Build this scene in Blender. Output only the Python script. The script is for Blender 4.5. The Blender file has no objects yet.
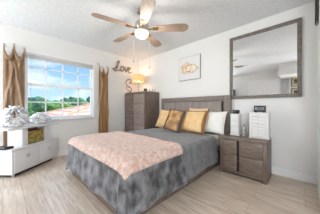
import bpy, bmesh, math, random
from mathutils import Vector, Matrix, noise
random.seed(7)
R = math.radians
sc = bpy.context.scene
COL = sc.collection

# ------------------------------------------------------------------ camera
CAM_H = 1.03
cd = bpy.data.cameras.new('camera'); cam = bpy.data.objects.new('camera', cd); COL.objects.link(cam)
cd.sensor_fit = 'HORIZONTAL'; cd.sensor_width = 36.0; cd.lens = 36.0 * 151.0 / 320.0
cam.location = (0, 0, CAM_H); cam.rotation_euler = (R(90), 0, R(43.9))
cd.clip_start = 0.02; cd.clip_end = 300
sc.camera = cam
# ------------------------------------------------------------------ exposure
vs = sc.view_settings
vs.view_transform = 'Standard'; vs.look = 'None'; vs.gamma = 1.0; vs.use_curve_mapping = False
vs.exposure = 0.32
# ------------------------------------------------------------------ world: blue sky with clouds
w = bpy.data.worlds.new('sky'); sc.world = w; w.use_nodes = True
nt = w.node_tree; nt.nodes.clear()
tc = nt.nodes.new('ShaderNodeTexCoord'); mp = nt.nodes.new('ShaderNodeMapping')
mp.inputs['Scale'].default_value = (1, 1, 2.6)
nz = nt.nodes.new('ShaderNodeTexNoise'); nz.inputs['Scale'].default_value = 5.5; nz.inputs['Detail'].default_value = 7
rp = nt.nodes.new('ShaderNodeValToRGB'); rp.color_ramp.elements[0].position = .47; rp.color_ramp.elements[1].position = .68
sx = nt.nodes.new('ShaderNodeSeparateXYZ')
gr = nt.nodes.new('ShaderNodeValToRGB')
gr.color_ramp.elements[0].position = 0.0; gr.color_ramp.elements[0].color = (.58, .80, .94, 1)
gr.color_ramp.elements[1].position = .32; gr.color_ramp.elements[1].color = (.16, .42, .82, 1)
mx = nt.nodes.new('ShaderNodeMixRGB'); mx.inputs[2].default_value = (.97, .98, 1, 1)
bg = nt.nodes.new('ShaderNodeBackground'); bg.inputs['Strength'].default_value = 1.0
wo = nt.nodes.new('ShaderNodeOutputWorld')
nt.links.new(tc.outputs['Generated'], mp.inputs[0]); nt.links.new(mp.outputs[0], nz.inputs['Vector'])
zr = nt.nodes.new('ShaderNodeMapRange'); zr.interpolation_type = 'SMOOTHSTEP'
zr.inputs['From Min'].default_value = .30; zr.inputs['From Max'].default_value = .65; zr.inputs['To Min'].default_value = 1.0; zr.inputs['To Max'].default_value = 4.6  # sky strengthened overhead, above the window view, to add light indoors
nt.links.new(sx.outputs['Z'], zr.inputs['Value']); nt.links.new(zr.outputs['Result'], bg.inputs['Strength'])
nt.links.new(nz.outputs['Fac'], rp.inputs[0]); nt.links.new(tc.outputs['Generated'], sx.inputs[0])
nt.links.new(sx.outputs['Z'], gr.inputs[0]); nt.links.new(gr.outputs[0], mx.inputs[1])
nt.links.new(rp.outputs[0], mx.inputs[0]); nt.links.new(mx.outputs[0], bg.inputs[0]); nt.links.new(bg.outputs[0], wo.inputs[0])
# ------------------------------------------------------------------ lights
def light(name, kind, loc, energy, color=(1, 1, 1), rot=(0, 0, 0), **kw):
    d = bpy.data.lights.new(name, kind); d.energy = energy; d.color = color
    for k, v in kw.items(): setattr(d, k, v)
    o = bpy.data.objects.new(name, d); COL.objects.link(o); o.location = loc; o.rotation_euler = rot
    return o
s = light('sun', 'SUN', (4, 4, 9), 3.2, (1, .95, .86), angle=R(1))
s.rotation_euler = Vector((-.62, -.45, -.64)).to_track_quat('-Z', 'Y').to_euler()
# added fill lights at two made-up front-wall windows behind the camera
light('fill_front_left', 'AREA', (-3.0, -1.42, 1.35), 37, (.94, .97, 1), (R(90), 0, 0), shape='RECTANGLE', size=.95, size_y=1.9)
light('fill_front_right', 'AREA', (.70, -1.42, 1.30), 46, (.94, .97, 1), (R(90), 0, 0), shape='RECTANGLE', size=.95, size_y=2.0)
light('daylight_window', 'AREA', (-3.60, .89, 1.42), 10, (.93, .97, 1), (0, R(-90), 0), shape='RECTANGLE', size=1.15, size_y=1.2).data.cycles.is_portal = True

# ------------------------------------------------------------------ helpers
def BM(): return bmesh.new()
def box(bm, x0, x1, y0, y1, z0, z1, bev=0.0, M=None, seg=2):
    v = [bm.verts.new((x, y, z)) for z in (z0, z1) for y in (y0, y1) for x in (x0, x1)]
    q = [(0, 2, 3, 1), (4, 5, 7, 6), (0, 1, 5, 4), (1, 3, 7, 5), (3, 2, 6, 7), (2, 0, 4, 6)]
    fs = [bm.faces.new([v[i] for i in a]) for a in q]
    if bev > 0:
        es = list({e for f in fs for e in f.edges})
        r = bmesh.ops.bevel(bm, geom=es, offset=bev, segments=seg, affect='EDGES', profile=.5)
        v = list({x for f in r['faces'] for x in f.verts} | {x for x in v if x.is_valid})
    if M is not None:
        bmesh.ops.transform(bm, matrix=M, verts=[x for x in v if x.is_valid])
    return bm
def prism(bm, pts, z0, z1, bev=0.0):
    a = [bm.verts.new((p[0], p[1], z0)) for p in pts]; b = [bm.verts.new((p[0], p[1], z1)) for p in pts]
    n = len(pts); fs = [bm.faces.new(list(reversed(a))), bm.faces.new(b)]
    for i in range(n): fs.append(bm.faces.new((a[i], a[(i + 1) % n], b[(i + 1) % n], b[i])))
    if bev: bmesh.ops.bevel(bm, geom=list({e for f in fs for e in f.edges}), offset=bev, segments=2, affect='EDGES', profile=.5)
    bmesh.ops.recalc_face_normals(bm, faces=bm.faces)
    return bm
def lathe(bm, prof, n=24, c=(0, 0, 0), cap=True):
    rings = []
    for r, z in prof:
        if r < 1e-5: rings.append([bm.verts.new((c[0], c[1], c[2] + z))])
        else: rings.append([bm.verts.new((c[0] + r * math.cos(2 * math.pi * i / n), c[1] + r * math.sin(2 * math.pi * i / n), c[2] + z)) for i in range(n)])
    for a, b in zip(rings, rings[1:]):
        for i in range(n):
            j = (i + 1) % n
            if len(a) == 1 and len(b) == 1: continue
            if len(a) == 1: bm.faces.new((a[0], b[j], b[i]))
            elif len(b) == 1: bm.faces.new((a[i], a[j], b[0]))
            else: bm.faces.new((a[i], a[j], b[j], b[i]))
    if cap:
        for q in (rings[0], rings[-1]):
            if len(q) > 2:
                try: bm.faces.new(q)
                except ValueError: pass
    bmesh.ops.recalc_face_normals(bm, faces=bm.faces)
    return bm
def tube(bm, pts, r, n=8, closed=False):
    pts = [Vector(p) for p in pts]; N = len(pts); rr = r if isinstance(r, (list, tuple)) else [r] * N
    up = None; rings = []
    for i, p in enumerate(pts):
        if closed: t = pts[(i + 1) % N] - pts[i - 1]
        else: t = pts[min(i + 1, N - 1)] - pts[max(i - 1, 0)]
        t.normalize()
        if up is None:
            up = Vector((0, 0, 1)) if abs(t.z) < .9 else Vector((1, 0, 0))
        a = up - t * up.dot(t)
        if a.length < 1e-4: a = t.orthogonal()
        a.normalize(); up = a; b = t.cross(a)
        rings.append([bm.verts.new(p + rr[i] * (math.cos(2 * math.pi * k / n) * a + math.sin(2 * math.pi * k / n) * b)) for k in range(n)])
    m = N if closed else N - 1
    for i in range(m):
        A, B = rings[i], rings[(i + 1) % N]
        for k in range(n): bm.faces.new((A[k], A[(k + 1) % n], B[(k + 1) % n], B[k]))
    if not closed:
        bm.faces.new(list(reversed(rings[0]))); bm.faces.new(rings[-1])
    bmesh.ops.recalc_face_normals(bm, faces=bm.faces)
    return bm
def smooth_pts(p, k=6):
    p = [Vector(q) for q in p]; out = []
    for i in range(len(p) - 1):
        a, b, c, d = p[max(i - 1, 0)], p[i], p[i + 1], p[min(i + 2, len(p) - 1)]
        for j in range(k):
            t = j / k
            out.append(.5 * ((2 * b) + (c - a) * t + (2 * a - 5 * b + 4 * c - d) * t * t + (3 * b - a - 3 * c + d) * t ** 3))
    out.append(p[-1]); return out
def grid(bm, f, nu, nv):
    V = [[bm.verts.new(f(i / nu, j / nv)) for j in range(nv + 1)] for i in range(nu + 1)]
    for i in range(nu):
        for j in range(nv): bm.faces.new((V[i][j], V[i + 1][j], V[i + 1][j + 1], V[i][j + 1]))
    return V
def obj(name, bm, mat, parent=None, smooth=True, mods=()):
    me = bpy.data.meshes.new(name)
    bm.normal_update(); bm.to_mesh(me); bm.free()
    if smooth:
        for p in me.polygons: p.use_smooth = True
        try: me.set_sharp_from_angle(angle=R(38))
        except Exception: pass
    o = bpy.data.objects.new(name, me); COL.objects.link(o); me.materials.append(mat)
    if parent is not None: o.parent = parent
    for m in mods: m(o)
    return o
def solid(t, off=0):
    def f(o):
        m = o.modifiers.new('solid', 'SOLIDIFY'); m.thickness = t; m.offset = off
    return f
def subd(n=1):
    def f(o):
        m = o.modifiers.new('sub', 'SUBSURF'); m.levels = n; m.render_levels = n
    return f
def tag(o, label, cat, group=None):
    o['label'] = label; o['category'] = cat
    if group: o['group'] = group
    return o
def thing(name, label, cat, loc=(0, 0, 0), rotz=0, group=None):
    o = bpy.data.objects.new(name, None); COL.objects.link(o); o.location = loc; o.rotation_euler = (0, 0, rotz)
    o.empty_display_size = .1
    return tag(o, label, cat, group)
def struct(name, bm, mat, parent=None, smooth=False):
    o = obj(name, bm, mat, parent, smooth)
    if parent is None: o['kind'] = 'structure'
    return o
def dup(root, loc, rotz, label, group=None):
    r = root.copy(); COL.objects.link(r); r.location = loc; r.rotation_euler = (0, 0, rotz); r['label'] = label
    if group: r['group'] = group
    for ch in list(root.children):
        c = ch.copy(); COL.objects.link(c); c.parent = r
        for g in list(ch.children):
            d = g.copy(); COL.objects.link(d); d.parent = c
    return r

# ------------------------------------------------------------------ materials
def mat(name, c, rough=.5, metal=0.0, c2=None, scale=8.0, stretch=(1, 1, 1), bump=0.0, bscale=None, sheen=0.0, emit=None, estr=0.0, detail=4, lo=.35, hi=.65, spec=.5, trans=0.0, coat=0.0):
    m = bpy.data.materials.new(name); m.use_nodes = True; t = m.node_tree; p = t.nodes['Principled BSDF']
    p.inputs['Base Color'].default_value = (*c, 1); p.inputs['Roughness'].default_value = rough; p.inputs['Metallic'].default_value = metal
    p.inputs['Specular IOR Level'].default_value = spec
    p.inputs['Transmission Weight'].default_value = trans; p.inputs['Coat Weight'].default_value = coat
    if sheen: p.inputs['Sheen Weight'].default_value = sheen; p.inputs['Sheen Roughness'].default_value = .4
    if emit: p.inputs['Emission Color'].default_value = (*emit, 1); p.inputs['Emission Strength'].default_value = estr
    tcn = t.nodes.new('ShaderNodeTexCoord'); mpn = t.nodes.new('ShaderNodeMapping'); mpn.inputs['Scale'].default_value = stretch
    t.links.new(tcn.outputs['Object'], mpn.inputs[0])
    n = t.nodes.new('ShaderNodeTexNoise'); n.inputs['Scale'].default_value = scale; n.inputs['Detail'].default_value = detail
    t.links.new(mpn.outputs[0], n.inputs['Vector'])
    if c2 is not None:
        r = t.nodes.new('ShaderNodeValToRGB'); r.color_ramp.elements[0].position = lo; r.color_ramp.elements[1].position = hi
        r.color_ramp.elements[0].color = (*c, 1); r.color_ramp.elements[1].color = (*c2, 1)
        t.links.new(n.outputs['Fac'], r.inputs[0]); t.links.new(r.outputs[0], p.inputs['Base Color'])
    if bump:
        n2 = t.nodes.new('ShaderNodeTexNoise'); n2.inputs['Scale'].default_value = bscale or scale; n2.inputs['Detail'].default_value = 4
        t.links.new(mpn.outputs[0], n2.inputs['Vector'])
        b = t.nodes.new('ShaderNodeBump'); b.inputs['Strength'].default_value = bump; b.inputs['Distance'].default_value = .02
        t.links.new(n2.outputs['Fac'], b.inputs['Height']); t.links.new(b.outputs[0], p.inputs['Normal'])
    return m
def srgb(r, g, b):
    f = lambda v: (v / 255 / 12.92) if v / 255 <= .04045 else ((v / 255 + .055) / 1.055) ** 2.4
    return (f(r), f(g), f(b))
M_wall = mat('wall_paint', srgb(231, 230, 228), .85, bump=.05, bscale=60)
M_ceil = mat('ceiling_texture', srgb(226, 227, 230), .95, c2=srgb(234, 235, 238), scale=22, bump=.3, bscale=34)
M_trim = mat('white_trim', srgb(238, 238, 238), .4)
M_white = mat('white_lacquer', srgb(224, 224, 226), .28, coat=.2)
M_offw = mat('white_plastic', srgb(224, 223, 221), .4)
M_woodH = mat('grey_brown_wood', srgb(96, 82, 72), .42, c2=srgb(130, 114, 102), scale=3, stretch=(2.2, 2.2, 26), bump=.05)
M_wood = mat('grey_brown_wood_upright', srgb(96, 81, 71), .42, c2=srgb(128, 111, 99), scale=3, stretch=(22, 22, 1.2), bump=.05)
M_headw = mat('headboard_wood', srgb(128, 117, 110), .45, c2=srgb(152, 141, 134), scale=3, stretch=(24, 24, 1.0), bump=.04)
M_headf = mat('headboard_frame_wood', srgb(112, 102, 96), .45, c2=srgb(134, 123, 116), scale=3, stretch=(1.5, 20, 20), bump=.04)
M_dark = mat('dark_gap', srgb(38, 32, 30), .7)
M_black = mat('black_plastic', srgb(22, 22, 24), .35)
M_mirfr = mat('mirror_frame_wood', srgb(98, 89, 82), .45, c2=srgb(126, 116, 108), scale=4, stretch=(6, 6, 6), bump=.05)
M_mirror = mat('mirror_glass', (.9, .91, .92), .01, 1.0)
M_velvet = mat('crushed_grey_velvet', srgb(60, 61, 65), .45, c2=srgb(142, 143, 147), scale=10, stretch=(1, 1, .8), detail=7, lo=.38, hi=.70, bump=.5, bscale=20, sheen=.35)
M_duvet = mat('grey_bedspread', srgb(112, 113, 116), .8, c2=srgb(132, 133, 136), scale=12, bump=.2, bscale=40, sheen=.2)
M_pink = mat('pink_fleece', srgb(206, 166, 149), .9, c2=srgb(228, 207, 197), scale=26, detail=6, bump=.9, bscale=60, sheen=.3)
M_pinkb = mat('pink_satin_binding', srgb(224, 172, 150), .5, bump=.1)
M_gold = mat('gold_pillow', srgb(226, 184, 126), .55, c2=srgb(236, 204, 154), scale=9, bump=.12, bscale=20, sheen=.2)
M_goldtrim = mat('bronze_trim', srgb(156, 110, 58), .5, bump=.1)
M_pat = mat('brown_satin', srgb(150, 108, 68), .45, c2=srgb(206, 160, 106), scale=9, lo=.42, hi=.6, bump=.1)
M_dkbr = mat('dark_brown_piping', srgb(92, 78, 72), .6)
M_whitef = mat('white_cotton', srgb(236, 233, 228), .9, bump=.15, bscale=18)
M_cream = mat('cream_sheet', srgb(226, 220, 208), .9, bump=.1)
M_curtL = mat('taupe_satin', srgb(134, 105, 78), .5, c2=srgb(152, 122, 92), scale=4, sheen=.3)
M_curtR = mat('golden_brown_satin', srgb(144, 106, 64), .5, c2=srgb(160, 121, 77), scale=4, sheen=.3)
M_brass = mat('brass', srgb(170, 140, 90), .3, 1.0)
M_nickel = mat('brushed_nickel', srgb(196, 190, 184), .3, 1.0)
M_blade = mat('fan_blade_oak', srgb(146, 122, 104), .45, c2=srgb(178, 155, 136), scale=4, stretch=(2, 14, 10))
M_chain = mat('chain_grey', srgb(120, 118, 116), .4, .6)
M_love = mat('weathered_metal', srgb(120, 108, 96), .55, .2, c2=srgb(164, 152, 140), scale=30)
M_green = mat('terracotta', srgb(205, 140, 105), .8)

# ------------------------------------------------------------------ setting
WX, WY, H = -3.70, 2.90, 2.45
FY, RX = -1.50, 1.30
ST = .113                                            # face of the wall return at the right
def floor_mat():
    m = bpy.data.materials.new('pale_oak_planks'); m.use_nodes = True; t = m.node_tree; p = t.nodes['Principled BSDF']
    tcn = t.nodes.new('ShaderNodeTexCoord'); br = t.nodes.new('ShaderNodeTexBrick')
    br.inputs['Scale'].default_value = 1.0; br.inputs['Brick Width'].default_value = 1.15; br.inputs['Row Height'].default_value = .165
    br.inputs['Mortar Size'].default_value = .0022; br.inputs['Mortar Smooth'].default_value = .2; br.offset = .37
    br.inputs['Color1'].default_value = (*srgb(222, 209, 194), 1); br.inputs['Color2'].default_value = (*srgb(208, 193, 177), 1)
    br.inputs['Mortar'].default_value = (*srgb(166, 148, 131), 1)
    mpn = t.nodes.new('ShaderNodeMapping'); mpn.inputs['Scale'].default_value = (1.6, 16, 1)
    n = t.nodes.new('ShaderNodeTexNoise'); n.inputs['Scale'].default_value = 2.2; n.inputs['Detail'].default_value = 6; n.inputs['Distortion'].default_value = .6
    r = t.nodes.new('ShaderNodeValToRGB'); r.color_ramp.elements[0].position = .32; r.color_ramp.elements[1].position = .7
    r.color_ramp.elements[0].color = (*srgb(216, 205, 195), 1); r.color_ramp.elements[1].color = (1, 1, 1, 1)
    mxn = t.nodes.new('ShaderNodeMixRGB'); mxn.blend_type = 'MULTIPLY'; mxn.inputs[0].default_value = .9
    L = t.links.new
    L(tcn.outputs['Object'], br.inputs['Vector']); L(tcn.outputs['Object'], mpn.inputs[0]); L(mpn.outputs[0], n.inputs['Vector'])
    L(n.outputs['Fac'], r.inputs[0]); L(br.outputs['Color'], mxn.inputs[1]); L(r.outputs[0], mxn.inputs[2]); L(mxn.outputs[0], p.inputs['Base Color'])
    p.inputs['Roughness'].default_value = .38
    return m
struct('floor', box(BM(), WX - .15, RX + .15, FY - .15, WY + .15, -.12, 0), floor_mat())
struct('ceiling', box(BM(), WX - .15, RX + .15, FY - .15, WY + .15, H, H + .12), M_ceil)
WY0, WY1, WZ0, WZ1 = .275, 1.510, .80, 2.045           # window opening in the left wall
b = BM()
box(b, WX - .12, WX, FY - .12, WY0, 0, H); box(b, WX - .12, WX, WY1, WY + .12, 0, H)
box(b, WX - .12, WX, WY0, WY1, 0, WZ0); box(b, WX - .12, WX, WY0, WY1, WZ1, H)
struct('wall_left', b, M_wall)
struct('wall_back', box(BM(), WX, RX + .12, WY, WY + .12, 0, H), M_wall)
b = BM(); box(b, ST, RX + .12, 1.95, WY, 0, H); box(b, RX, RX + .12, FY - .12, 1.95, 0, H)
struct('wall_right', b, M_wall)
b = BM(); OPN = [(-3.5, -2.5), (.22, 1.18)]
box(b, WX - .12, OPN[0][0], FY - .12, FY, 0, H); box(b, OPN[0][1], OPN[1][0], FY - .12, FY, 0, H); box(b, OPN[1][1], RX + .12, FY - .12, FY, 0, H)
for (fx0, fx1) in OPN: box(b, fx0, fx1, FY - .12, FY, 0, .25); box(b, fx0, fx1, FY - .12, FY, 2.3, H)
struct('wall_front', b, M_wall)
def baseboard(name, segs):
    b = BM()
    for (x0, x1, y0, y1, nx, ny) in segs:
        box(b, x0, x1, y0, y1, 0, .105, .004)
        box(b, x0 + (0 if nx == 0 else 0), x1, y0, y1, .105, .105)if False else None
    return struct(name, b, M_trim)
baseboard('baseboard_left', [(WX, WX + .015, FY, WY - .015, 0, 0)])
baseboard('baseboard_back', [(WX, ST, WY - .016, WY, 0, 0)])
baseboard('baseboard_right', [(RX - .015, RX, FY + .015, 1.95, 0, 0)])
baseboard('baseboard_front', [(WX + .015, RX - .015, FY, FY + .015, 0, 0)])

# window_1 : white frame, muntins, glass, sill, rolled blind with cord
def glass_mat():
    m = bpy.data.materials.new('window_glass'); m.use_nodes = True; t = m.node_tree; t.nodes.clear()
    o = t.nodes.new('ShaderNodeOutputMaterial'); mxs = t.nodes.new('ShaderNodeMixShader'); mxs.inputs[0].default_value = .0006
    a = t.nodes.new('ShaderNodeBsdfTransparent'); a.inputs[0].default_value = (.97, .985, .99, 1)
    g = t.nodes.new('ShaderNodeBsdfGlossy'); g.inputs['Roughness'].default_value = .3
    t.links.new(a.outputs[0], mxs.inputs[1]); t.links.new(g.outputs[0], mxs.inputs[2]); t.links.new(mxs.outputs[0], o.inputs[0])
    return m
M_glass = glass_mat()
b = BM(); xo, xi = WX - .075, WX - .035
fw = .045
box(b, xo, xi, WY0, WY0 + fw, WZ0, WZ1); box(b, xo, xi, WY1 - fw, WY1, WZ0, WZ1)
box(b, xo, xi, WY0 + fw, WY1 - fw, WZ0, WZ0 + fw); box(b, xo, xi, WY0 + fw, WY1 - fw, WZ1 - fw, WZ1)
win = struct('window_1', b, M_trim)
b = BM(); ym = [.594, .889, 1.190]; zm = 1.462
box(b, xo, xi + .012, WY0 + fw, WY1 - fw, zm - .026, zm + .026)
for y in ym:
    box(b, xo + .012, xi - .008, y - .010, y + .010, WZ0 + fw, WZ1 - fw)
for z in (1.785, 1.125):
    box(b, xo + .012, xi - .008, WY0 + fw, WY1 - fw, z - .010, z + .010)
obj('muntins', b, M_trim, win, False)
b = BM(); box(b, xo + .018, xo + .022, WY0 + .03, WY1 - .03, WZ0 + .03, WZ1 - .03)
obj('glass', b, M_glass, win, False)
b = BM(); box(b, WX - .09, WX + .055, WY0 - .03, WY1 + .03, WZ0 - .032, WZ0, .006)
obj('window_sill', b, M_trim, win)
b = BM()   # narrow casing
box(b, WX - .0, WX + .012, WY0 - .035, WY0, WZ0, WZ1 + .03); box(b, WX, WX + .012, WY1, WY1 + .035, WZ0, WZ1 + .03); box(b, WX, WX + .012, WY0, WY1, WZ1, WZ1 + .03)
obj('casing', b, M_trim, win, False)
M_blind = mat('blind_slats', srgb(206, 206, 208), .5)
bl = thing('window_blind', 'raised white slat blind stacked under the head of the window', 'blind', (WX, .89, WZ1))
b = BM(); box(b, -.028, .012, -.60, .60, -.045, 0, .004); obj('headrail', b, M_blind, bl)
b = BM()
for k in range(7): box(b, -.026, .010, -.595, .595, -.052 - k * .006, -.048 - k * .006)
box(b, -.026, .012, -.595, .595, -.108, -.094, .003)
obj('slat_stack', b, M_offw, bl)
b = BM(); tube(b, [(.006, -.53, -.10), (.006, -.53, -.62)], .0025, 6); c = obj('pull_cord', b, M_blind, bl)
b = BM()
for k in range(4): lathe(b, [(0, 0), (.007, .008), (.007, .02), (0, .03)], 8, (.006, -.53, -.66 - k * .06 + .03))
tube(b, [(.006, -.53, -.62), (.006, -.53, -.84)], .0015, 6)
obj('cord_bead', b, M_nickel, c)
# windows 2 and 3: unseen, added behind the camera for the fill lights
for k, (fx0, fx1) in enumerate(OPN):
    b = BM()
    box(b, fx0, fx0 + .05, FY - .1, FY - .05, .25, 2.3); box(b, fx1 - .05, fx1, FY - .1, FY - .05, .25, 2.3)
    box(b, fx0 + .05, fx1 - .05, FY - .1, FY - .05, .25, .30); box(b, fx0 + .05, fx1 - .05, FY - .1, FY - .05, 2.25, 2.3)
    struct('window_%d' % (k + 2), b, M_trim)
# closet doors (seen in the mirror)
def door(name, x0, x1):
    b = BM(); z0, z1 = .01, 2.06; w_ = x1 - x0
    box(b, x0, x1, FY + .002, FY + .03, z0, z1)
    for (za, zb) in ((.15, .85), (.98, 1.55), (1.66, 1.95)):
        for (a0, a1) in ((.12, .46), (.54, .88)):
            xa, xb = x0 + a0 * w_, x0 + a1 * w_
            box(b, xa, xb, FY + .03, FY + .040, za, zb, .006); box(b, xa + .03, xb - .03, FY + .040, FY + .046, za + .03, zb - .03, .004)
    d = struct(name, b, M_trim)
    b = BM(); lathe(b, [(0, 0), (.012, .0), (.012, .02), (.026, .03), (.026, .045), (0, .055)], 12)
    bmesh.ops.transform(b, matrix=Matrix.Translation((x1 - .06 if name == 'door_1' else x0 + .06, FY + .03, 1.0)) @ Matrix.Rotation(R(-90), 4, 'X'), verts=b.verts)
    obj('door_knob', b, M_nickel, d)
    return d
door('door_1', -1.66, -1.24); door('door_2', -1.235, -.815)
b = BM(); box(b, -1.74, -1.665, FY, FY + .02, 0, 2.13); box(b, -.81, -.735, FY, FY + .02, 0, 2.13); box(b, -1.665, -.81, FY, FY + .02, 2.065, 2.13)
struct('trim_1', b, M_trim)
# lowered header over the passage, seen in the mirror
struct('trim_2', box(BM(), -.66, .20, FY, -.62, 2.09, H), M_wall)
# hallway doorway as a flat panel, its dimness painted in as grey
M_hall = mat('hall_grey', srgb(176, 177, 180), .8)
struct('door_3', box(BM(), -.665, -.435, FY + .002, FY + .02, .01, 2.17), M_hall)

# ------------------------------------------------------------------ ceiling fan
FZ = 2.18
fan = thing('ceiling_fan', 'five-blade ceiling fan with oak blades and lit frosted bowl light', 'ceiling fan', (-1.74, 1.42, H))
b = BM(); lathe(b, [(0, 0), (.075, 0), (.07, -.035), (.03, -.06), (0, -.06)], 24); obj('canopy', b, M_nickel, fan)
b = BM(); tube(b, [(0, 0, -.05), (0, 0, -.17)], .013, 12); obj('downrod', b, M_nickel, fan)
b = BM(); lathe(b, [(0, -.15), (.06, -.155), (.098, -.185), (.105, -.225), (.095, -.262), (.072, -.285), (0, -.285)], 28); obj('motor_housing', b, M_nickel, fan)
b = BM(); lathe(b, [(0, -.282), (.055, -.282), (.07, -.30), (.07, -.315), (0, -.315)], 28); obj('switch_cup', b, M_nickel, fan)
M_globe = mat('lit_frosted_glass', (1, .9, .74), .4, emit=(1, .84, .60), estr=.75)
b = BM(); lathe(b, [(0, -.312), (.096, -.312), (.104, -.327), (.100, -.352), (.080, -.378), (.045, -.396), (0, -.402)], 32); obj('light_bowl', b, M_globe, fan)
def blade_bm():
    b = BM(); prof = []
    n = 18; x0, x1 = .165, .68
    V = []
    for i in range(n + 1):
        t = i / n; x = x0 + (x1 - x0) * t
        wd = .042 + .034 * math.sin(min(1, t * 1.25) * math.pi / 2)
        if t > .86: wd *= math.sqrt(max(0.06, 1 - ((t - .86) / .155) ** 2))
        V.append((x, wd))
    for z in (-.004, .004): prof.append(([b.verts.new((x, -wd, z)) for x, wd in V], [b.verts.new((x, wd, z)) for x, wd in V]))
    (a0, a1), (c0, c1) = prof
    for i in range(n):
        b.faces.new((a0[i], a1[i], a1[i + 1], a0[i + 1])); b.faces.new((c0[i], c0[i + 1], c1[i + 1], c1[i]))
        b.faces.new((a0[i], a0[i + 1], c0[i + 1], c0[i])); b.faces.new((a1[i], c1[i], c1[i + 1], a1[i + 1]))
    b.faces.new((a0[0], c0[0], c1[0], a1[0])); b.faces.new((a0[n], a1[n], c1[n], c0[n]))
    bmesh.ops.transform(b, matrix=Matrix.Rotation(R(-12), 4, 'X'), verts=b.verts)
    bmesh.ops.recalc_face_normals(b, faces=b.faces)
    return b
for k in range(5):
    bl_ = obj('blade', blade_bm(), M_blade, fan); bl_.location = (0, 0, FZ - H); bl_.rotation_euler = (0, 0, R(40 + 72 * k))
    b = BM(); box(b, .085, .20, -.014, .014, -.012, -.003, .002); box(b, .17, .24, -.032, .032, -.014, -.006, .003)
    for yy in (-.02, .02): lathe(b, [(0, -.019), (.006, -.017), (.006, -.012)], 8, (.215, yy, 0), False)
    obj('blade_arm', b, M_brass, bl_)
def chain(u_x, u_y, z0, z1):
    b = BM(); n = 40
    tube(b, [(u_x, u_y, z0), (u_x, u_y, z1)], .0012, 6)
    lathe(b, [(0, 0), (.006, -.006), (.007, -.022), (.004, -.032), (0, -.034)], 10, (u_x, u_y, z1))
    obj('pull_chain', b, M_chain, fan)
# the two chains hang from the sides of the switch cup
r_ = Vector((math.cos(R(43.9)), math.sin(R(43.9)), 0))
for s_, zz in ((-.118, 1.722), (.118, 1.632)):
    b = BM(); p = r_ * s_
    tube(b, smooth_pts([(p.x * .55, p.y * .55, -.30), (p.x * .9, p.y * .9, -.305), (p.x, p.y, -.33), (p.x, p.y, zz - H)], 6), .0012, 6)
    lathe(b, [(0, 0), (.006, -.006), (.007, -.022), (.004, -.032), (0, -.034)], 10, (p.x, p.y, zz - H))
    obj('pull_chain', b, M_chain, fan)
fl = light('fan_lamp', 'POINT', (-1.74, 1.42, H - .46), 13, (1, .96, .91), shadow_soft_size=.11)

# ------------------------------------------------------------------ bed
bed = thing('bed', 'queen bed with grey wood headboard and low brown platform rail', 'bed', (-1.86, 1.75, 0))
ox, oy = -1.86, 1.75
def L_(x0, x1, y0, y1, z0, z1, bev=.004): return box(BM(), x0 - ox, x1 - ox, y0 - oy, y1 - oy, z0, z1, bev)
HX0, HX1 = -2.665, -.965
b = BM()
box(b, HX0 - ox, HX1 - ox, 2.835 - oy, 2.885 - oy, 0, 1.245, .006)
hb = obj('headboard', b, M_headf, bed)
b = BM()
n = 9; px0, px1 = HX0 + .10, HX1 - .16
for k in range(n):
    a = px0 + (px1 - px0) * k / n; c = px0 + (px1 - px0) * (k + 1) / n
    box(b, a + .0015 - ox, c - .0015 - ox, 2.803 - oy, 2.834 - oy, .30, 1.135, .003)
obj('headboard_panel', b, M_headw, hb)
b = BM(); box(b, HX1 - .155 - ox, HX1 - .125 - ox, 2.826 - oy, 2.834 - oy, .3, 1.135); obj('shadow_gap', b, M_dark, hb)  # dark strip put in as the shadow line beside the panel
b = BM()
box(b, HX0 - ox, HX0 + .095 - ox, 2.815 - oy, 2.834 - oy, 0, 1.245, .004); box(b, HX1 - .12 - ox, HX1 - ox, 2.815 - oy, 2.834 - oy, 0, 1.245, .004)
box(b, HX0 + .095 - ox, HX1 - .12 - ox, 2.815 - oy, 2.834 - oy, 1.142, 1.245, .004)
obj('headboard_frame', b, M_headf, hb)
BX0, BX1, BY0 = -2.60, -1.115, .735
obj('side_rail', L_(BX1 - .03, BX1, BY0 + .03, 2.80, .0, .23), M_woodH, bed)
obj('side_rail', L_(BX0, BX0 + .03, BY0 + .03, 2.80, .0, .23), M_woodH, bed)
obj('foot_rail', L_(BX0, BX1, BY0, BY0 + .03, .0, .23), M_woodH, bed)
obj('slat_base', L_(BX0 + .03, BX1 - .03, BY0 + .03, 2.80, .16, .22), M_woodH, bed)
obj('mattress', L_(BX0 + .035, BX1 - .035, BY0 + .035, 2.79, .222, .515, .05), M_cream, bed)

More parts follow.
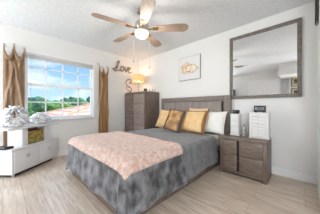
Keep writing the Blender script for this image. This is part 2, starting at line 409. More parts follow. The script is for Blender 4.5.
ZT = .53
def drape(xL, xR, yF, yB, zt, hL, hR, hF, hem, r=.055, flare=.10, rip=.02, nx=90, ny=80, wob=.006, seed=0, hemv=.02):
    """cloth laid over a bed-shaped block; what hangs over falls round a radius, the corners fan into cones"""
    b = BM(); A0, A1, B0 = xL - hL, xR + hR, yF - hF
    def f(u, v):
        a = A0 + (A1 - A0) * u; bb = B0 + (yB - B0) * v
        cx, cy = min(max(a, xL), xR), max(bb, yF)
        dx, dy = a - cx, bb - cy; d = math.hypot(dx, dy)
        nzv = noise.noise((a * 2.3 + seed, bb * 2.3, seed)) * wob + noise.noise((a * 7 + seed, bb * 7, seed)) * wob * .4
        if d < 1e-6: return (cx, cy, zt + nzv)
        nx_, ny_ = dx / d, dy / d
        q = r * math.pi / 2
        if d < q: out, drop = r * math.sin(d / r), r * (1 - math.cos(d / r))
        else: out, drop = r, r + (d - q)
        ang = math.atan2(dy, dx); s_ = (cx + cy) * 9 + ang * 5.0
        k = min(1, drop / .35)
        out += flare * k * drop + rip * k * (math.sin(s_ + seed) + .6 * math.sin(s_ * 2.3 + 1 + seed)) + rip * .6 * k * noise.noise((a * 5, bb * 5, 3 + seed))
        z = max(zt - drop + nzv * (1 - k), hem)
        out = max(out, r * .95 if drop > r else 0)
        return (cx + nx_ * out, cy + ny_ * out, z)
    grid(b, f, nx, ny)
    bmesh.ops.recalc_face_normals(b, faces=b.faces)
    return b
du = obj('bedspread', drape(BX0 + .03, BX1 - .03, 1.50, 2.50, ZT, 0, .45, 0, .06, flare=.05, rip=.012, seed=2, ny=60), M_duvet, None, True, [solid(.008, 1)])
tag(du, 'smooth dark grey bedspread over the bed below the pillows', 'bedspread')
cv = obj('coverlet', drape(BX0 + .03, BX1 - .03, BY0 + .03, 1.53, ZT + .012, .47, .465, .43, .07, r=.07, flare=.08, rip=.016, seed=5), M_velvet, None, True, [solid(.008, 1)])
tag(cv, 'crushed grey velvet coverlet hanging over the foot of the bed', 'coverlet')
# pink throw
def throw_bm(grow=0, zt=ZT + .036):
    return drape(BX0 + .10, BX1 - .03, BY0 + .03, 1.475, zt, .06, .14, .125, .1, r=.085, flare=.12, rip=.006, nx=70, ny=60, wob=.012, seed=9)
th = obj('throw_blanket', throw_bm(), M_pink, None, True, [solid(.018, 1)])
tag(th, 'fluffy pink throw blanket spread across the foot of the bed', 'throw')
# satin edge of the throw
V = [v.co.copy() for v in th.data.vertices]; nx_, ny_ = 70, 60
idx = [i * (ny_ + 1) for i in range(nx_ + 1)] + [nx_ * (ny_ + 1) + j for j in range(1, ny_ + 1)] + [i * (ny_ + 1) + ny_ for i in range(nx_ - 1, -1, -1)] + [j for j in range(ny_ - 1, 0, -1)]
b = BM(); tube(b, [V[i] + Vector((0, 0, .009)) for i in idx], .014, 8, True); obj('edge_binding', b, M_pinkb, th)
# white valance / sheet visible at the head by the nightstand
sh = obj('bed_sheet', drape(BX0 + .04, BX1 - .035, 2.4, 2.78, ZT - .008, .10, .20, 0, .25, r=.045, flare=.02, rip=.006, nx=60, ny=16, wob=.004, seed=4), M_cream, None, True, [solid(.006, 1)])
tag(sh, 'cream bed sheet showing at the head of the bed beside the nightstand', 'bed sheet')

# pillows
def pillow_bm(w_, h_, t_, flange=0.0, n=22, seed=0, sag=.012):
    b = BM()
    for sgn in (1, -1):
        def f(u, v):
            x, z = (u * 2 - 1), (v * 2 - 1)
            e = (1 - abs(x) ** 2.6) * (1 - abs(z) ** 2.6); e = max(e, 0) ** .5
            pin = 1 - .07 * (1 - abs(z) ** 2) * abs(x) ** 3; pin2 = 1 - .07 * (1 - abs(x) ** 2) * abs(z) ** 3
            nn = noise.noise((x * 2.2 + seed, z * 2.2, sgn * 3 + seed)) * sag * e
            return (x * w_ / 2 * pin, sgn * (t_ / 2 * e + nn), z * h_ / 2 * pin2 + h_ / 2)
        grid(b, f, n, n)
    bmesh.ops.remove_doubles(b, verts=b.verts, dist=.0006)
    bmesh.ops.recalc_face_normals(b, faces=b.faces)
    return b
def border_bm(w_, h_, t_, wid):
    """flat border strip lying around the rim of the pillow"""
    b = BM(); pts = []
    n = 16
    def rim(x, z):
        pin = 1 - .07 * (1 - abs(z) ** 2) * abs(x) ** 3; pin2 = 1 - .07 * (1 - abs(x) ** 2) * abs(z) ** 3
        return (x * w_ / 2 * pin, 0, z * h_ / 2 * pin2 + h_ / 2)
    for i in range(n): pts.append(rim(-1 + 2 * i / n, -1))
    for i in range(n): pts.append(rim(1, -1 + 2 * i / n))
    for i in range(n): pts.append(rim(1 - 2 * i / n, 1))
    for i in range(n): pts.append(rim(-1, 1 - 2 * i / n))
    return tube(b, pts, wid, 8, True)
def place_pillow(name, label, loc, rot, w_, h_, t_, m, seed, trim=None, trimw=.008, bands=None):
    p = thing(name, label, 'pillow', loc)
    p.rotation_euler = rot
    c = obj('cushion', pillow_bm(w_, h_, t_, seed=seed), m, p)
    if trim is not None: obj('piping', border_bm(w_, h_, t_, trimw), trim, p)
    if bands is not None:
        for (x0, x1) in bands:
            b = BM()
            def f(u, v):
                x = x0 + (x1 - x0) * u; z = (v * 2 - 1) * .985
                e = max((1 - abs(x) ** 2.6) * (1 - abs(z) ** 2.6), 0) ** .5
                pin = 1 - .07 * (1 - abs(z) ** 2) * abs(x) ** 3; pin2 = 1 - .07 * (1 - abs(x) ** 2) * abs(z) ** 3
                return (x * w_ / 2 * pin, -(t_ / 2 * e + .010), z * h_ / 2 * pin2 + h_ / 2)
            grid(b, f, 4, 20); bmesh.ops.recalc_face_normals(b, faces=b.faces)
            obj('band', b, trim, p, True, [solid(.004, 0)])
    return p
PZ = ZT + .034
place_pillow('pillow', 'white cotton pillow against the headboard nearest the nightstand', (-1.235, 2.60, PZ - .006), (R(-19), 0, R(-5)), .49, .42, .17, M_whitef, 3)
place_pillow('pillow', 'peach pillow standing behind the gold bordered pillow, only its edge showing', (-1.575, 2.70, PZ - .01), (R(-8), 0, 0), .43, .46, .08, mat('peach_pillow', srgb(226, 196, 160), .8, bump=.1), 5)
place_pillow('pillow', 'square plain gold pillow at the left end of the bed head', (-2.33, 2.52, PZ), (R(-24), R(5), R(6)), .44, .42, .15, M_gold, 8, M_gold, .007)
place_pillow('pillow', 'wide gold pillow with bronze border in the middle of the bed head', (-1.585, 2.45, PZ), (R(-24), 0, R(-3)), .60, .42, .15, M_gold, 11, M_goldtrim, .016, [(.87, .985), (-.985, -.92)])
place_pillow('pillow', 'patterned brown satin pillow with dark side bands, leaning in front', (-1.90, 2.27, PZ + .006), (R(-27), R(9), R(10)), .36, .45, .13, M_pat, 14, M_dkbr, .010, [(-.97, -.76), (.76, .97)])

# ------------------------------------------------------------------ nightstand
NX0, NX1, NY0, NY1, NZ = -.985, -.365, 2.41, 2.795, .575
ns = thing('nightstand', 'grey-brown wood nightstand with dark centre gap beside the bed', 'nightstand', ((NX0 + NX1) / 2, (NY0 + NY1) / 2, 0))
cx, cy = ns.location.x, ns.location.y; hw, hd = (NX1 - NX0) / 2, (NY1 - NY0) / 2
def case(parent, hw, hd, z, t=.045, foot=.035):
    b = BM(); box(b, -hw, hw, -hd, hd, z - t, z, .004); obj('top', b, M_woodH, parent)
    for s_ in (-1, 1):
        b = BM(); box(b, *(sorted((s_ * hw, s_ * (hw - t)))), -hd, hd, 0, z - t, .003); obj('side_panel', b, M_wood, parent)
    b = BM(); box(b, -hw + t, hw - t, -hd + .03, hd - .005, foot, z - t); obj('carcass', b, M_dark, parent, False)
    b = BM(); box(b, -hw + t, hw - t, -hd + .008, -hd + .03, foot, foot + .03, .002); obj('plinth', b, M_woodH, parent)
case(ns, hw, hd, NZ)
for (xa, xb, yo) in ((-hw + .048, -.062, .0), (-.030, hw - .048, .008)):
    for (za, zb) in ((.068, .296), (.300, .527)):
        b = BM(); box(b, xa, xb, -hd + yo, -hd + yo + .022, za, zb, .002); obj('drawer', b, M_woodH, ns)
# ------------------------------------------------------------------ tall dresser
DX0, DX1, DY0, DY1, DZ = -3.66, -2.80, 2.375, 2.88, 1.415
dr = thing('dresser', 'tall grey-brown wood chest of drawers in the corner beyond the bed', 'dresser', ((DX0 + DX1) / 2, (DY0 + DY1) / 2, 0))
hw, hd = (DX1 - DX0) / 2, (DY1 - DY0) / 2
case(dr, hw, hd, DZ, .04)
zz = [.068 + (DZ - .044 - .068) * k / 5 for k in range(6)]
M_woodL = mat('grey_brown_wood_sheen', srgb(130, 115, 106), .28, c2=srgb(152, 137, 127), scale=3, stretch=(2.2, 2.2, 26), bump=.03, coat=.3)  # lighter drawer wood, the sheen painted into its colour
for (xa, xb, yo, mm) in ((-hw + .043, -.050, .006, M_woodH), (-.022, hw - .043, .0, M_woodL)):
    for k in range(5):
        b = BM(); box(b, xa, xb, -hd + yo, -hd + yo + .022, zz[k], zz[k + 1] - .006, .002); obj('drawer', b, mm, dr)
# things on the dresser
lp = thing('table_lamp', 'small lit table lamp with cream drum shade on the tall dresser', 'lamp', (-3.38, 2.64, DZ))
b = BM(); lathe(b, [(0, 0), (.065, 0), (.065, .012), (.018, .026), (.010, .05), (.010, .33), (0, .33)], 20); obj('base', b, M_nickel, lp)
M_shade = mat('lit_shade', srgb(232, 180, 122), .8, emit=(1, .55, .24), estr=.42)
b = BM(); lathe(b, [(.172, .325), (.180, .345), (.160, .47), (.142, .515)], 32, cap=False); obj('lamp_shade', b, M_shade, lp, True, [solid(.004, 0)])
b = BM(); lathe(b, [(0, .33), (.018, .335), (.034, .38), (.03, .42), (0, .44)], 16); obj('bulb', b, mat('lit_bulb', (1, .9, .7), .4, emit=(1, .8, .5), estr=6), lp)
light('table_lamp_glow', 'POINT', (-3.38, 2.64, DZ + .49), 2.6, (1, .74, .46), shadow_soft_size=.05)
b = BM()
sw = [(-.02, 0, .02), (.05, 0, .05), (.075, 0, .12), (.03, 0, .19), (-.05, 0, .24), (-.085, 0, .33), (-.05, 0, .42), (.02, 0, .44), (.06, 0, .39), (.05, 0, .33), (.0, 0, .32)]
sw = [(x, y, z * .88) for x, y, z in sw]
ds = thing('scroll_ornament', 'curling dark metal scroll ornament at the left end of the dresser top', 'ornament', (-3.545, 2.435, DZ), R(43.9))
b = BM(); tube(b, smooth_pts(sw, 7), .013, 8); obj('scroll', b, M_love, ds)
b = BM(); tube(b, smooth_pts([(.05, 0, .05), (-.04, 0, .09), (-.07, 0, .16), (-.02, 0, .19), (.01, 0, .14)], 7), .011, 8); obj('small_scroll', b, M_love, ds)
b = BM(); box(b, -.06, .08, -.05, .05, 0, .022, .004); obj('foot', b, M_love, ds)
b = BM(); box(b, -.032, .032, -.032, .032, 0, .075, .005)
o = obj('cube_box', b, M_black); o.location = (-2.87, 2.46, DZ); o.rotation_euler = (0, 0, R(20)); tag(o, 'little black cube at the front corner of the tall dresser', 'box')
tr = thing('perfume_tray', 'low tray of small glass bottles on the right side of the dresser top', 'tray', (-2.885, 2.70, DZ))
M_clr = mat('pale_glass', srgb(190, 186, 182), .1, spec=.6)
b = BM(); box(b, -.07, .07, -.13, .13, 0, .012, .004); obj('tray_base', b, M_nickel, tr)
for k, (yy, hh) in enumerate([(-.10, .055), (.0, .07), (.09, .05)]):
    b = BM(); lathe(b, [(0, 0), (.02, 0), (.022, hh * .6), (.008, hh * .75), (.008, hh), (0, hh)], 12)
    o = obj('perfume_bottle', b, M_clr); o.location = (-2.875, 2.70 + yy, DZ + .0125)
    tag(o, ['tiny glass bottle at the near end of the dresser tray', 'taller tiny glass bottle in the middle of the dresser tray', 'squat glass bottle at the far end of the dresser tray'][k], 'bottle', 'bottles on the dresser tray')

# ------------------------------------------------------------------ Love sign on the window wall
b = BM(); yA, zA = 2.03, 1.985
LP = [  # strokes in sign space (s along wall, t up), script letters
    [(.03, .03), (-.01, .07), (.03, .075), (.08, .12), (.11, .20), (.13, .27), (.16, .31), (.175, .27), (.145, .19), (.115, .11), (.085, .055), (.05, .02), (.11, .03), (.17, .05), (.21, .045), (.245, .06)],
    [(.285, .18), (.235, .15), (.225, .085), (.265, .04), (.315, .07), (.325, .14), (.285, .18), (.32, .16), (.355, .18)],
    [(.355, .18), (.375, .11), (.40, .04), (.43, .11), (.45, .18), (.475, .155)],
    [(.46, .09), (.505, .115), (.545, .15), (.535, .18), (.50, .17), (.472, .11), (.49, .045), (.54, .035), (.60, .075)]]
for st in LP:
    p = smooth_pts([(WX + .022, yA + s_, zA + t_) for s_, t_ in st], 6)
    tube(b, p, [.0155 + .004 * math.sin(i * .5) for i in range(len(p))], 8)
lv = obj('word_sign', b, M_love); tag(lv, 'weathered metal script sign reading Love on the window wall', 'sign')

# ------------------------------------------------------------------ curtains, pinched up on hooks
def curtain(name, label, y0, y1, z0, peaks, m, seed, twist):
    root = thing(name, label, 'curtain', (WX, (y0 + y1) / 2, 0))
    yc = (y0 + y1) / 2; hw_ = (y1 - y0) / 2; b = BM()
    def top(y):
        # cloth hangs in swags between the hooks
        best = None
        for (pa, za), (pb, zb) in zip(peaks, peaks[1:]):
            if pa <= y <= pb:
                t = (y - pa) / (pb - pa); return za + (zb - za) * t - .15 * (4 * t * (1 - t)) ** .7
        return peaks[0][1] if y < peaks[0][0] else peaks[-1][1]
    def f(u, v):
        y = y0 + (y1 - y0) * u; zt = top(y); z = zt + (z0 - zt) * v
        d = max(0, min(1, (1.95 - z) / 1.2))
        fold = .010 * math.sin(u * math.pi * 6 + seed) * (.4 + .6 * d) + .005 * math.sin(u * math.pi * 9 + seed * 2 + z * 2)
        q = abs(u - .5) - (1.80 - z) * .55                     # creases fanning down from the middle hook
        fold += .034 * math.exp(-(q / .075) ** 2) * max(0, min(1, (1.86 - z) / .15)) * (1 if z > 1.0 else max(0, 1 - (1.0 - z) / .3))
        q2 = (u - .5) * twist / 5 + (1.45 - z) * .8
        fold += .018 * math.exp(-(q2 / .10) ** 2)
        return (.050 + fold, (y - yc), z)
    grid(b, f, 48, 60); bmesh.ops.recalc_face_normals(b, faces=b.faces)
    obj('panel', b, m, root, True, [solid(.006, 0)])
    # swag rolls slung between the hooks
    for (pa, za), (pb, zb) in zip(peaks, peaks[1:]):
        b = BM(); pts = []; rr = []
        for i in range(15):
            t = i / 14
            pts.append((.085, pa + (pb - pa) * t - yc, za + (zb - za) * t - .21 * (4 * t * (1 - t)) ** .8)); rr.append(.008 + .022 * math.sin(math.pi * t))
        tube(b, pts, rr, 8); obj('swag', b, m, root)
    return root
pkL = [(.005, 2.045), (.128, 2.08), (.262, 2.055)]; pkR = [(1.625, 2.06), (1.735, 1.99), (1.86, 2.02)]
curtain('curtain', 'taupe satin curtain draped from hooks left of the window behind the console', .0, .268, .04, pkL, M_curtL, .4, 5)
curtain('curtain', 'golden brown satin curtain draped from hooks right of the window', 1.625, 1.865, .04, pkR, M_curtR, 1.7, -5)
hk = None
HL = ['curtain hook at the left corner of the taupe curtain', 'curtain hook above the middle of the taupe curtain', 'curtain hook by the window on the taupe curtain',
      'curtain hook on the golden curtain nearest the window', 'curtain hook above the middle of the golden curtain', 'curtain hook on the golden curtain nearest the word sign']
for k, (yy, z_) in enumerate(pkL + pkR):
    if hk is None:
        b = BM(); tube(b, smooth_pts([(.0, 0, .045), (.04, 0, .04), (.062, 0, .012), (.07, 0, -.012), (.085, 0, -.008), (.092, 0, .03), (.088, 0, .05)], 5), .0045, 8)
        lathe(b, [(0, .0), (.014, .002), (.014, .06), (0, .062)], 10, (.004, 0, .01))
        hk = obj('curtain_hook', b, M_nickel); o = hk
    else:
        o = hk.copy(); COL.objects.link(o)
    o.location = (WX, yy, z_ - .004); tag(o, HL[k], 'hook', 'curtain hooks beside the window')

# ------------------------------------------------------------------ white console set diagonally by the window
A = Vector((-3.03, .09)); B = Vector((-3.575, .755)); U = (B - A); Lc = U.length; U.normalize(); ang = math.atan2(U.y, U.x)
co = thing('console', 'white lacquer media console standing diagonally under the window', 'console', (A.x, A.y, 0), ang)
# local x: along the front from left to right, local y: towards the back (+) ; front faces -y after rotation?
Nn = Vector((-U.y, U.x))                      # local +y in world
back = 1 if Nn.x < 0 else -1                  # towards the wall
def P(x, y): return (x, y * back)
fp = [P(0, 0), P(Lc, 0), P(Lc - .09, .10), P(.52, .30), P(.20, .30), P(-.02, .28)]
b = BM(); prism(b, fp, .05, .39); obj('cabinet', b, M_white, co, False)
fq = [P(-.012, -.012), P(Lc + .01, -.012), P(Lc - .08, .10), P(.52, .31), P(.19, .31), P(-.035, .29)]
b = BM(); prism(b, fq, .39, .42, .003); obj('lower_shelf', b, M_white, co)
def bx(x0, x1, y0, y1, z0, z1, bev=.003):
    y0, y1 = sorted((y0 * back, y1 * back)); return box(BM(), x0, x1, y0, y1, z0, z1, bev)
for k, (xa, xb) in enumerate(((.02, Lc * .5 - .003), (Lc * .5 + .003, Lc - .02))):
    d = obj('door', bx(xa, xb, -.016, 0, .065, .382), M_white, co)
    b = BM(); hx = (xa + xb) / 2 + (.0 if k == 0 else -.0); ring = [(hx + .022 * math.cos(t * math.pi / 8), -.024 * back, .265 + .022 * math.sin(t * math.pi / 8)) for t in range(16)]
    tube(b, ring, .004, 8, True); box(b, hx - .008, hx + .008, *sorted((-.016 * back, -.028 * back)), .283, .295, .002)
    obj('ring_handle', b, M_nickel, d)
fo = [P(.04, .03), P(Lc - .08, .03), P(.52, .27), P(.20, .27), P(.02, .28)]
b = BM(); prism(b, fo, .012, .05); obj('plinth', b, M_dark, co, False)
for (x_, y_) in ((.04, .03), (Lc - .10, .035), (.05, .27), (.5, .28)):
    b = BM(); lathe(b, [(0, 0), (.016, 0), (.018, .05), (0, .05)], 10, (x_, y_ * back, 0)); obj('foot', b, M_nickel, co)
obj('upright', bx(.175, .27, .03, .28, .42, .695), M_white, co)
obj('upright', bx(.60, .635, .03, .24, .42, .695), M_white, co)
obj('back_panel', bx(.27, .60, .235, .255, .42, .695), M_white, co)
fs = [P(-.06, -.012), P(Lc + .015, -.012), P(Lc - .08, .10), P(.52, .31), P(.19, .31), P(-.10, .30)]
b = BM(); prism(b, fs, .695, .725, .004); obj('top', b, M_white, co)
def cw(x, y, z): # console local -> world
    return (A.x + U.x * x + Nn.x * y * back, A.y + U.y * x + Nn.y * y * back, z)
# woven basket in the niche
M_bask = mat('woven_olive', srgb(120, 104, 44), .6, c2=srgb(176, 158, 84), scale=26, stretch=(1, 1, 1), bump=.9, bscale=60, lo=.42, hi=.58)
bk = thing('storage_basket', 'olive gold woven basket in the open niche of the white console', 'basket', cw(.435, .13, .421), ang)
b = BM(); box(b, -.15, .15, -.085, .085, 0, .20, .008)
obj('basket_body', b, M_bask, bk)
b = BM(); tube(b, [(-.15, -.085, .205), (.15, -.085, .205), (.15, .085, .205), (-.15, .085, .205)], .008, 8, True); obj('rim', b, M_goldtrim, bk)
# black box on the lower shelf
o = obj('media_box', box(BM(), -.06, .06, -.09, .09, 0, .035, .006), M_black); o.location = cw(.010, .14, .4205); o.rotation_euler = (0, 0, ang)
tag(o, 'flat black media box on the left end of the console lower shelf', 'media box')
# white ruffled flower arrangements
M_bloom = mat('white_petals', srgb(242, 242, 244), .7)
M_cer = mat('white_ceramic', srgb(236, 236, 238), .25)
def bloom_bm(r, seed):
    rnd = random.Random(seed); b = BM()
    lathe(b, [(0, -.3 * r), (.35 * r, -.2 * r), (.45 * r, .1 * r), (.28 * r, .45 * r), (0, .55 * r)], 12)
    for ring, (n, tilt, ln, wd) in enumerate(((5, 12, .75, .6), (7, 42, .95, .62), (9, 74, 1.05, .62))):
        for k in range(n):
            az = 2 * math.pi * (k + .5 * ring) / n + rnd.uniform(-.15, .15); tl = R(tilt + rnd.uniform(-10, 10))
            def f(u, v):
                s_ = (u - .5) * 2; t = v
                wv = wd * r * math.sin(math.pi * (.15 + .7 * t)) * (1 + .0)
                x = s_ * wv * .5; out = ln * r * t; curl = .22 * r * t * t + .05 * r * math.sin(s_ * 6 + seed) * t
                p = Vector((x, out * math.sin(tl) + curl * .7 - .14 * r * (1 - s_ * s_) * math.cos(tl), out * math.cos(tl) - curl * .5 - .1 * r))
                return Matrix.Rotation(az, 3, 'Z') @ p
            grid(b, f, 4, 5)
    return b
def arrangement(label, loc, blooms, rotz, bowl):
    t = thing('flower_arrangement', label, 'flowers', loc, rotz); t.scale = (1.06, .95, 1.1)
    b = BM(); lathe(b, [(0, 0), (bowl * .6, 0), (bowl * .75, .01), (bowl, .06), (bowl * .96, .075), (bowl * .7, .03), (0, .025)], 24); obj('bowl', b, M_cer, t)
    for k, (x, y, z, r) in enumerate(blooms):
        o = obj('bloom', bloom_bm(r, k + 1), M_bloom, t, True, [solid(.002, 0)])
        o.location = (x, y, z); v = Vector((x * 1.2, y * 1.2, .12)); o.rotation_euler = v.to_track_quat('Z', 'Y').to_euler()
    return t
arrangement('tall white ruffled flower arrangement at the left end of the console top', cw(.15, .13, .726),
            [(0, 0, .24, .095), (.10, -.02, .20, .08), (-.10, .0, .19, .085), (.03, -.08 * 1, .15, .085), (.15, .02, .11, .075), (-.13, -.02, .09, .075), (-.03, .08, .14, .085), (.09, -.08, .085, .07), (-.07, -.09, .075, .07)], ang, .10)
arrangement('low white ruffled flower arrangement in the middle of the console top', cw(.595, .12, .726),
            [(0, 0, .145, .08), (.11, 0, .095, .075), (-.11, 0, .10, .075), (.04, -.07, .085, .07), (-.05, -.07, .085, .07), (.0, .07, .09, .07), (.17, .01, .06, .055)], ang, .09)
b = BM(); lathe(b, [(0, 0), (.04, 0), (.045, .01), (.02, .03), (.03, .06), (.055, .11), (.05, .15), (.047, .15), (.05, .11), (.025, .06), (0, .05)], 20)
o = obj('glass_goblet', b, mat('clear_glass', (.9, .92, .93), .05, trans=.7)); o.location = cw(-.05, .26, .726); tag(o, 'small clear glass goblet at the far left of the console top', 'goblet')
b = BM(); box(b, -.08, .08, -.035, .035, 0, .012, .004); o = obj('trinket_tray', b, M_cer); o.location = cw(.36, .035, .7255); o.rotation_euler = (0, 0, ang)
tag(o, 'little white tray at the front edge of the console top', 'tray')

# ------------------------------------------------------------------ mirror
mr = thing('wall_mirror', 'large rectangular mirror in a grey wood frame above the nightstand', 'mirror', (-.515, WY, 1.725))
fw_ = .05; mw, mh = .482, .552
for nm, (x0, x1, z0, z1) in {'a': (-mw, mw, mh - fw_, mh), 'b': (-mw, mw, -mh, -mh + fw_), 'c': (-mw, -mw + fw_, -mh + fw_, mh - fw_), 'd': (mw - fw_, mw, -mh + fw_, mh - fw_)}.items():
    obj('frame_rail', box(BM(), x0, x1, -.035, -.002, z0, z1, .005), M_mirfr, mr)
obj('mirror_glass', box(BM(), -mw + fw_, mw - fw_, -.016, -.006, -mh + fw_, mh - fw_), M_mirror, mr, False)
# ------------------------------------------------------------------ framed picture above the bed
pc = thing('framed_picture', 'white canvas picture with gold cloud-like shapes above the headboard', 'picture', (-1.868, WY, 1.895))
obj('frame', box(BM(), -.278, .278, -.028, -.002, -.262, .262, .004), mat('silver_frame', srgb(158, 158, 164), .35, .3), pc)
obj('canvas', box(BM(), -.268, .268, -.034, -.026, -.252, .252, .002), mat('canvas_white', srgb(226, 225, 223), .8), pc)
M_leaf = mat('gold_leaf_art', srgb(206, 158, 96), .5, c2=srgb(236, 226, 210), scale=9, lo=.30, hi=.55)
b = BM()
def blob(cx, cz, rx, rz, ph, y=-.0375):
    c = b.verts.new((cx, y, cz)); n = 40
    v = [b.verts.new((cx + rx * (1 + .13 * math.sin(5 * t + ph) + .06 * math.sin(9 * t + ph)) * math.cos(t), y, cz + rz * (1 + .13 * math.sin(5 * t + ph)) * math.sin(t))) for t in [2 * math.pi * i / n for i in range(n)]]
    for i in range(n): b.faces.new((c, v[i], v[(i + 1) % n]))
blob(-.06, .02, .13, .10, 0); blob(.07, -.02, .14, .085, 2, -.039); blob(-.08, -.075, .13, .045, 4, -.0385)
obj('painted_shape', b, M_leaf, pc, False, [solid(.002, 0)])
b = BM()
def ringp(cx, cz, rx, rz, ph, y):
    n = 40; tube(b, [(cx + rx * (1 + .13 * math.sin(5 * t + ph) + .06 * math.sin(9 * t + ph)) * math.cos(t), y, cz + rz * (1 + .13 * math.sin(5 * t + ph)) * math.sin(t)) for t in [2 * math.pi * i / n for i in range(n)]], .0042, 6, True)
ringp(-.06, .02, .13, .10, 0, -.039); ringp(.07, -.02, .14, .085, 2, -.040)
obj('painted_outline', b, mat('gold_line', srgb(176, 116, 50), .4, .3), pc)

# ------------------------------------------------------------------ on the nightstand
def chest(name, label, loc, w_, d_, h_, n, rot=0, wing=False):
    t = thing(name, label, 'jewelry chest', loc, rot)
    obj('body', box(BM(), -w_ / 2, w_ / 2, -d_ / 2, d_ / 2, .012, h_ - .012, .003), M_offw, t)
    obj('top', box(BM(), -w_ / 2 - .006, w_ / 2 + .006, -d_ / 2 - .006, d_ / 2 + .006, h_ - .012, h_, .003), M_offw, t)
    obj('base', box(BM(), -w_ / 2 - .008, w_ / 2 + .008, -d_ / 2 - .008, d_ / 2 + .008, 0, .014, .003), M_offw, t)
    q = (h_ - .034) / n; s_ = .03 if wing else .008
    for k in range(n):
        d = obj('drawer', box(BM(), -w_ / 2 + s_, w_ / 2 - s_, -d_ / 2 - .014, -d_ / 2 + .002, .018 + q * k, .018 + q * (k + 1) - .009, .0015), M_offw, t)
        b = BM(); lathe(b, [(0, 0), (.0035, 0), (.003, .006), (.007, .010), (.006, .015), (0, .017)], 10)
        bmesh.ops.transform(b, matrix=Matrix.Translation((0, -d_ / 2 - .014, .018 + q * (k + .5) - .002)) @ Matrix.Rotation(R(90), 4, 'X'), verts=b.verts)
        obj('knob', b, M_nickel, d)
    if wing:
        for s2 in (-1, 1):
            x0, x1 = sorted((s2 * (w_ / 2 - .027), s2 * w_ / 2)); obj('side_door', box(BM(), x0, x1, -d_ / 2 - .006, -d_ / 2 + .002, .018, h_ - .016, .0015), M_offw, t)
    return t
chest('jewelry_chest', 'small white three-drawer jewelry chest on the nightstand next to the bed', (-.822, 2.66, NZ), .125, .15, .345, 3)
chest('jewelry_chest', 'wide white seven-drawer jewelry chest at the right of the nightstand', (-.485, 2.64, NZ), .235, .17, .375, 7, 0, True)
sp = thing('desk_clock', 'small black oval clock on top of the narrow white chest', 'clock', (-.822, 2.66, NZ + .345))
b = BM(); box(b, -.045, .045, -.025, .025, 0, .012, .004); obj('base', b, M_black, sp)
b = BM(); box(b, -.055, .055, -.014, .014, .012, .062, .012, seg=3); obj('case', b, M_black, sp)
obj('face', box(BM(), -.042, .042, -.0165, -.0135, .022, .052, .001), mat('dark_screen', srgb(48, 56, 52), .15), sp)
ck = thing('digital_clock', 'wide black digital clock on top of the wide white chest', 'clock', (-.485, 2.64, NZ + .375))
b = BM(); box(b, -.075, .075, -.022, .022, .008, .100, .006); obj('case', b, M_black, ck)
obj('screen', box(BM(), -.056, .056, -.0245, -.021, .028, .080, .001), mat('grey_screen', srgb(112, 114, 118), .15), ck)
for s_ in (-1, 1): obj('foot', box(BM(), s_ * .05 - .012, s_ * .05 + .012, -.02, .02, 0, .01, .001), M_black, ck)
gb = thing('glass_jar', 'small clear glass jar with dark lid between the two white chests', 'jar', (-.688, 2.60, NZ))
b = BM(); lathe(b, [(0, 0), (.032, 0), (.034, .01), (.034, .085), (.026, .105), (.026, .12), (0, .12)], 20); obj('jar_body', b, mat('smoky_glass', srgb(176, 174, 172), .08, trans=.4), gb)
b = BM(); lathe(b, [(0, .12), (.028, .12), (.028, .145), (.01, .155), (.014, .175), (0, .182)], 18); obj('lid', b, M_nickel, gb)
b = BM(); lathe(b, [(0, .002), (.029, .003), (.029, .055), (0, .056)], 16); obj('contents', b, M_dkbr, gb)

# ------------------------------------------------------------------ right edge: black fixture with pale rim, high on the wall return
wf = thing('wall_fixture', 'black rounded fixture with pale rim mounted high at the right edge', 'wall fixture', (ST, 2.57, 2.005))
def capsule(x0, x1, hw_, z0, z1):
    b = BM(); pts = []
    for i in range(13):
        t = math.pi + math.pi * i / 12; pts.append((hw_ * math.cos(t), z0 + hw_ + hw_ * math.sin(t)))
    pts += [(hw_, z1), (-hw_, z1)]
    A_ = [b.verts.new((x0, p[0], p[1])) for p in pts]; B_ = [b.verts.new((x1, p[0], p[1])) for p in pts]
    n = len(pts); b.faces.new(A_); b.faces.new(list(reversed(B_)))
    for i in range(n): b.faces.new((A_[i], B_[i], B_[(i + 1) % n], A_[(i + 1) % n]))
    bmesh.ops.recalc_face_normals(b, faces=b.faces); return b
pl = obj('back_plate', capsule(-.022, -.001, .10, .0, .26), mat('pale_grey_rim', srgb(196, 194, 188), .5), wf, False); pl.location = (0, .10, .03)
obj('cover', capsule(-.030, -.0225, .075, .0, .435), M_black, wf, False)

# ------------------------------------------------------------------ front wall things seen in the mirror
tv = thing('cabinet', 'tall dark grey cabinet showing at the lower left corner of the mirror', 'cabinet', (-2.38, FY + .03, 0))
M_dg = mat('dark_grey_lacquer', srgb(84, 88, 94), .4)
obj('body', box(BM(), -.11, .13, .0, .28, .05, 1.80, .006), M_dg, tv)
obj('door', box(BM(), -.10, .12, .281, .298, .07, 1.78, .003), M_dg, tv)
obj('plinth', box(BM(), -.10, .12, .02, .26, 0, .05), M_dark, tv)
for k, (zc, hh, lab) in enumerate(((1.94, .17, 'black framed print on the opposite wall, upper one in the mirror'), (1.555, .155, 'black framed print on the opposite wall, lower one in the mirror'))):
    fpz = thing('framed_print', lab, 'picture', (-.255, FY, zc), 0, 'black framed prints in the mirror')
    b = BM()
    for (x0, x1, z0, z1) in ((-.11, .11, hh - .02, hh), (-.11, .11, -hh, -hh + .02), (-.11, -.09, -hh + .02, hh - .02), (.09, .11, -hh + .02, hh - .02)): box(b, x0, x1, .002, .025, z0, z1, .002)
    obj('frame', b, M_black, fpz)
    obj('mat_board', box(BM(), -.09, .09, .002, .012, -hh + .02, hh - .02), mat('beige_mat', srgb(206, 196, 160), .8), fpz, False)
    obj('print', box(BM(), -.045, .045, .012, .014, -hh * .45, hh * .5), mat('print_art', srgb(60, 60, 50), .6, c2=srgb(140, 110, 70), scale=30), fpz, False)
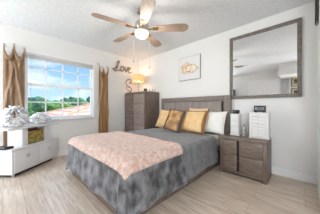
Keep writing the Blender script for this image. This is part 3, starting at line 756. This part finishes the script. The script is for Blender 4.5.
vt = thing('ceiling_vent', 'rectangular grey air vent in the ceiling, seen in the mirror', 'vent', (-1.68, .02, H))
obj('frame', box(BM(), -.13, .13, -.09, .09, -.010, -.001, .002), mat('vent_grey', srgb(170, 172, 176), .5), vt)
for k in range(6): obj('slat', box(BM(), -.115, .115, -.075 + k * .027, -.062 + k * .027, -.014, -.009, .001), mat('vent_dark', srgb(110, 112, 116), .6), vt)

# ------------------------------------------------------------------ outside the window
M_lawn = mat('lawn', srgb(90, 120, 60), .9, c2=srgb(116, 140, 78), scale=3)
struct('ground', box(BM(), -80, 12, -40, 70, -3.3, -3.2), M_lawn)
def leaf_mat(name, a, c): return mat(name, a, .75, c2=c, scale=5, detail=8, lo=.4, hi=.62, bump=.8, bscale=9)
LM = [leaf_mat('leaves_mid', srgb(44, 76, 32), srgb(88, 122, 56)), leaf_mat('leaves_dark', srgb(32, 58, 36), srgb(66, 98, 58)), leaf_mat('leaves_yellow', srgb(62, 90, 36), srgb(110, 138, 66))]
M_bark = mat('bark', srgb(96, 78, 62), .9, c2=srgb(120, 100, 82), scale=8, bump=.5)
def tree(label, x, y, top, rad, m, seed, tall=1.0, group='trees outside the window'):
    t = thing('tree', label, 'tree', (x, y, -3.2), 0, group); rnd = random.Random(seed)
    zc = top + 3.2 - rad * tall
    b = BM(); n = 11
    for k in range(n):
        a = rnd.uniform(0, 6.28); q = rnd.uniform(.15, .62) * rad if k else 0; h_ = rnd.uniform(-.5, .55) * rad * tall if k else 0
        r = rad * rnd.uniform(.38, .55) if k else rad * .7
        c = Vector((math.cos(a) * q, math.sin(a) * q, zc + h_))
        res = bmesh.ops.create_icosphere(b, subdivisions=4, radius=r, matrix=Matrix.Translation(c))
        for v in res['verts']:
            d = (v.co - c).normalized()
            v.co += d * r * (.30 * noise.noise(v.co * (2.2 / r) * .55 + Vector((seed, 0, 0))) + .22 * noise.noise(v.co * (6.0 / r) * .6))
    obj('crown', b, m, t)
    b = BM(); tube(b, [(0, 0, 0), (.05, .03, zc * .5), (0, 0, zc)], [rad * .13, rad * .10, rad * .06], 10); obj('trunk', b, M_bark, t)
    return t
TR = [('green bushy tree nearest the left window pane', -14.5, .7, 1.72, 1.0, 0, 4, .9),
      ('yellow-green bushy tree second from the left in the window view', -14.5, 3.1, 1.45, 1.0, 2, 5, .9),
      ('green bushy tree just beyond the left end of the tiled roof', -14.5, 5.5, 1.5, .95, 0, 3, .9),
      ('dark round tree behind the two left bushy trees', -19.5, 2.2, 2.15, 1.35, 1, 1, .8),
      ('dark tree in the middle of the window view, beyond the bushes', -19.5, 5.3, 1.98, 1.1, 1, 2, .9),
      ('tall dark tree above the right side of the tiled roof', -19.5, 7.9, 3.15, 1.0, 1, 7, 1.4),
      ('pale far tree at the left of the window view', -27, 3.4, 2.3, 1.7, 0, 8, .8),
      ('pale far tree beyond the middle panes', -27, 8.2, 2.45, 1.7, 0, 9, .8),
      ('pale far tree at the right edge of the window view', -27, 13.0, 3.2, 1.7, 0, 6, 1.0)]
for (lab, x, y, top, rad, mi, sd, tl) in TR: tree(lab, x, y, top, rad, LM[mi], sd, tl)
hs = thing('neighbour_house', 'neighbouring house with a terracotta tiled hip roof below the window', 'house', (-9.1, 7.1, -3.2))
def tile_mat():
    m = bpy.data.materials.new('terracotta_tiles'); m.use_nodes = True; t = m.node_tree; p = t.nodes['Principled BSDF']
    tcn = t.nodes.new('ShaderNodeTexCoord'); wv = t.nodes.new('ShaderNodeTexWave'); wv.bands_direction = 'Z'; wv.inputs['Scale'].default_value = 2.2; wv.inputs['Distortion'].default_value = .5
    r = t.nodes.new('ShaderNodeValToRGB'); r.color_ramp.elements[0].color = (*srgb(164, 108, 82), 1); r.color_ramp.elements[1].color = (*srgb(208, 150, 118), 1); r.color_ramp.elements[1].position = .35
    t.links.new(tcn.outputs['Object'], wv.inputs['Vector']); t.links.new(wv.outputs['Fac'], r.inputs[0]); t.links.new(r.outputs[0], p.inputs['Base Color'])
    p.inputs['Roughness'].default_value = .85
    b_ = t.nodes.new('ShaderNodeBump'); b_.inputs['Distance'].default_value = .06; t.links.new(wv.outputs['Fac'], b_.inputs['Height']); t.links.new(b_.outputs[0], p.inputs['Normal'])
    return m
b = BM(); hx, hy = 2.6, 5.85
ez, rz_ = 3.74, 4.46
E_ = [b.verts.new(q) for q in ((-hx, -hy, ez), (hx, -hy, ez), (hx, hy, ez), (-hx, hy, ez))]
Rg = [b.verts.new((0, -hy + 2.7, rz_)), b.verts.new((0, hy - 2.7, rz_))]
for q in ((E_[0], E_[1], Rg[0]), (E_[1], E_[2], Rg[1], Rg[0]), (E_[2], E_[3], Rg[1]), (E_[3], E_[0], Rg[0], Rg[1]), (E_[3], E_[2], E_[1], E_[0])): b.faces.new(q)
bmesh.ops.recalc_face_normals(b, faces=b.faces)
obj('roof', b, tile_mat(), hs, False)
obj('walls', box(BM(), -hx + .4, hx - .4, -hy + .4, hy - .4, 0, 3.73), mat('stucco', srgb(226, 214, 196), .9), hs, False)
b = BM()
for (p_, q_) in (((-hx, -hy, ez), (0, -hy + 2.7, rz_)), ((hx, -hy, ez), (0, -hy + 2.7, rz_)), ((0, -hy + 2.7, rz_), (0, hy - 2.7, rz_))):
    tube(b, [p_, q_], .07, 8)
obj('ridge_tiles', b, M_green, hs)
